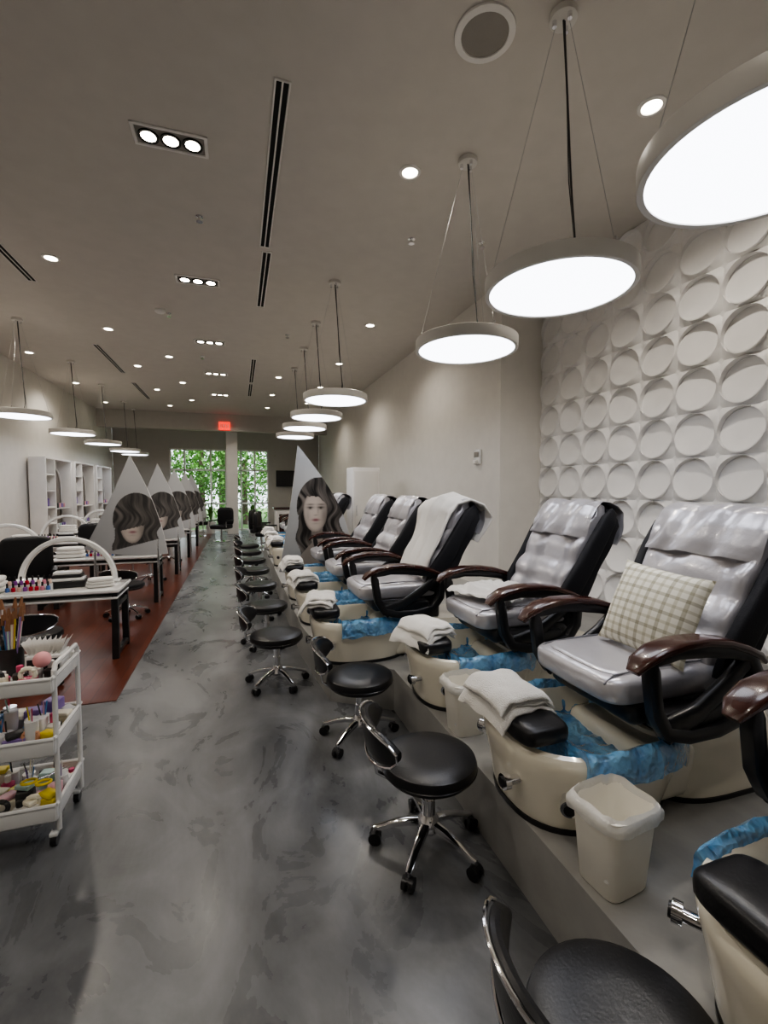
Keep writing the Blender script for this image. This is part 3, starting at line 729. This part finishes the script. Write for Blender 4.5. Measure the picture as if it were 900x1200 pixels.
# ------------------------------------------------------------------ shelving on left wall
M_mir=mat('bronze_mirror',(.30,.26,.22),.15,.6)
def shelf():
    g=G();w=1.5;h=2.25;dd=.3
    g.rbox((0,0,h/2),(.03,w,h),.004,M_white)
    for y in (-w/2,-.25,w/2):g.rbox((dd/2,y,h/2),(dd,.04,h),.006,M_white)
    for z in (.04,h):g.rbox((dd/2,0,z),(dd,w,.04),.004,M_white)
    for z in (.45,.85,1.2,1.55,1.9):g.rbox((dd/2,-.5,z),(dd,.5,.03),.004,M_white)
    out=[(-.2,.2),(.70,.2)]+[(.25+.45*math.cos(pi*k/14),1.65+.45*math.sin(pi*k/14)) for k in range(15)]
    g.loft([[Vector((.06,y,z)) for y,z in out],[Vector((.08,y,z)) for y,z in out]],M_mir)
    g.tube([(.09,y,z) for y,z in out],.02,M_white,8,closed=True)
    for z in (.7,1.15):g.rbox((.16,.25,z),(.2,.9,.02),.004,M_white)
    r=random.Random(2)
    for z in (.465,.865,1.215,1.565):
        for k in range(4):g.rbox((.15,-.68+k*.12,z+.09),(.08,.06,.14+r.uniform(-.04,.04)),.01,cm[r.choice((4,8,9,4,5,6,3))])
    for z in (.71,1.16):
        for k in range(6):g.rbox((.18,-.1+k*.13,z+.06),(.06,.05,.1+r.uniform(-.03,.03)),.01,cm[r.choice((4,8,9,4,5,6,3))])
    return g.mesh('display_shelf')
msf=shelf()
for y in (11.9,13.7,15.5):put(msf,'display_shelf',(XL+.05,y,0.006))
g=G();g.rbox((0,0,.85),(.52,.5,1.7),.015,M_white);g.rbox((0,-.256,.85),(.46,.012,1.56),.006,M_wall);g.rbox((-.19,-.27,.9),(.015,.02,.2),.005,M_chrome)
put(g.mesh('storage_cabinet'),'storage_cabinet',(2.28,8.4,PH))
g=G();g.rbox((0,0,0),(1.0,.05,.62),.01,M_blackp);g.rbox((0,.05,0),(.3,.08,.3),.01,M_blackp);put(g.mesh('wall_television'),'wall_television',(1.9,YF-.11,2.0))
g=G();g.rbox((0,0,.5),(1.3,.5,1.0),.03,M_white);g.rbox((0,0,1.02),(1.4,.6,.05),.01,M_armw);g.rbox((0,-.26,.5),(1.1,.02,.7),.01,M_armw);put(g.mesh('reception_desk'),'reception_desk',(1.7,14.0,0))
def wchair():
    g=G();g.sell((0,0,.45),(.27,.27,.07),M_black,.4,.35);g.sell((0,.24,.75),(.26,.06,.28),M_black,.4,.4)
    for s_ in (-1,1):
        g.sweep([(s_*.27,-.2,.64),(s_*.27,.2,.64)],.03,.02,M_black,side=(1,0,0));g.cyl((s_*.27,-.2,.45),(s_*.27,-.2,.63),.015,M_chrome);
    g.cyl((0,0,.03),(0,0,.4),.03,M_chrome);g.lathe([(.26,0),(.26,.02),(.05,.035)],M_chrome);return g.mesh('salon_chair')
mw=wchair()
for x,y,r in [(-1.3,16.3,.4),(-.5,14.6,-.5),(.7,12.0,1.3),(.6,13.0,1.3),(-2.35,6.2,.3),(-2.2,8.35,.2),(-2.5,4.1,.3)]:put(mw,'salon_chair',(x,y,.006 if x<-.9 else 0),r)
def plant():
    g=G();g.lathe([(.13,0),(.17,.3),(.15,.3),(.13,.05)],M_white,n=24);r=random.Random(9)
    for k in range(60):
        a=r.uniform(0,2*pi);l=r.uniform(.3,.7);t=r.uniform(.1,.4)
        g.sheet(lambda u,v,a=a,l=l,t=t:(math.cos(a)*l*t*u*u+(-math.sin(a))*(v-.5)*.06*math.sin(pi*min(.98,u+.05)),math.sin(a)*l*t*u*u+math.cos(a)*(v-.5)*.06*math.sin(pi*min(.98,u+.05)),.28+l*u*(1-.25*u)),6,2,.003,M_green)
    return g.mesh('potted_plant')
mpn=plant()
for x,y in [(-.95,17.3),(.5,17.2),(1.9,15.8)]:put(mpn,'potted_plant',(x,y,0.006 if x<-.9 else 0),x,(1.1,1.1,1.4))
# ------------------------------------------------------------------ outside
box('ground_outside',(-14,YF+.2,-.12),(14,YF+22,-.02),mat('lawn',(.12,.22,.06),.9))
def tree(seed):
    g=G();r=random.Random(seed);g.cyl((0,0,0),(0,0,3),.14,solid('bark',(.10,.07,.05),.9),r1=.09)
    vs=[];fs=[]
    for k in range(4200):
        c=Vector((r.gauss(0,1.1),r.gauss(0,.9),2.6+r.gauss(0,1.2)))
        if c.z<.25:continue
        if noise.noise(c*1.3)<-.12:continue
        s_=.09;a=Vector((r.uniform(-1,1),r.uniform(-1,1),r.uniform(-1,1))).normalized();b=a.cross(Vector((r.uniform(-1,1),.3,1))).normalized()
        o=len(vs);vs+=[c-a*s_,c-b*s_*.5,c+a*s_,c+b*s_*.5];fs.append([o,o+1,o+2,o+3])
    g.add(vs,fs,M_green);return g.mesh('tree',recalc=False)
t1,t2=tree(1),tree(2)
for i,(x,y,s_) in enumerate([(-3.2,21.5,1),(-1.6,22.5,1.2),(.3,21.8,1),(1.6,23,1.2),(-5,23,1.3),(3.5,24,1.3),(-.8,26,1.5)]):put([t1,t2][i%2],'tree',(x,y,-.05),i,(s_,s_,s_))
w=bpy.data.worlds.new('world');bpy.context.scene.world=w;w.use_nodes=True
bg=w.node_tree.nodes['Background'];bg.inputs[0].default_value=(.85,.93,1,1);bg.inputs[1].default_value=4.0
su=bpy.data.lights.new('sun','SUN');su.energy=4;so=bpy.data.objects.new('sun',su);so.rotation_euler=(.9,0,.4);bpy.context.collection.objects.link(so)
try:bpy.context.scene.view_settings.look='AgX - Medium High Contrast'
except Exception as e:print(e)
# ------------------------------------------------------------------ camera
f=530.;VX,VY=279.,573.
th=math.atan((600-VY)/f); ps=math.atan((450-VX)/f*math.cos(th))
F=Vector((math.sin(ps)*math.cos(th),math.cos(ps)*math.cos(th),-math.sin(th)))
R=Vector((math.cos(ps),-math.sin(ps),0));U=R.cross(F)
cam=bpy.data.cameras.new('camera');co=bpy.data.objects.new('camera',cam);bpy.context.collection.objects.link(co)
co.matrix_world=Matrix(((R.x,U.x,-F.x,0),(R.y,U.y,-F.y,0),(R.z,U.z,-F.z,1.6),(0,0,0,1)))
cam.sensor_fit='HORIZONTAL';cam.sensor_width=36;cam.lens=36*f/900;cam.clip_start=.02
bpy.context.scene.camera=co
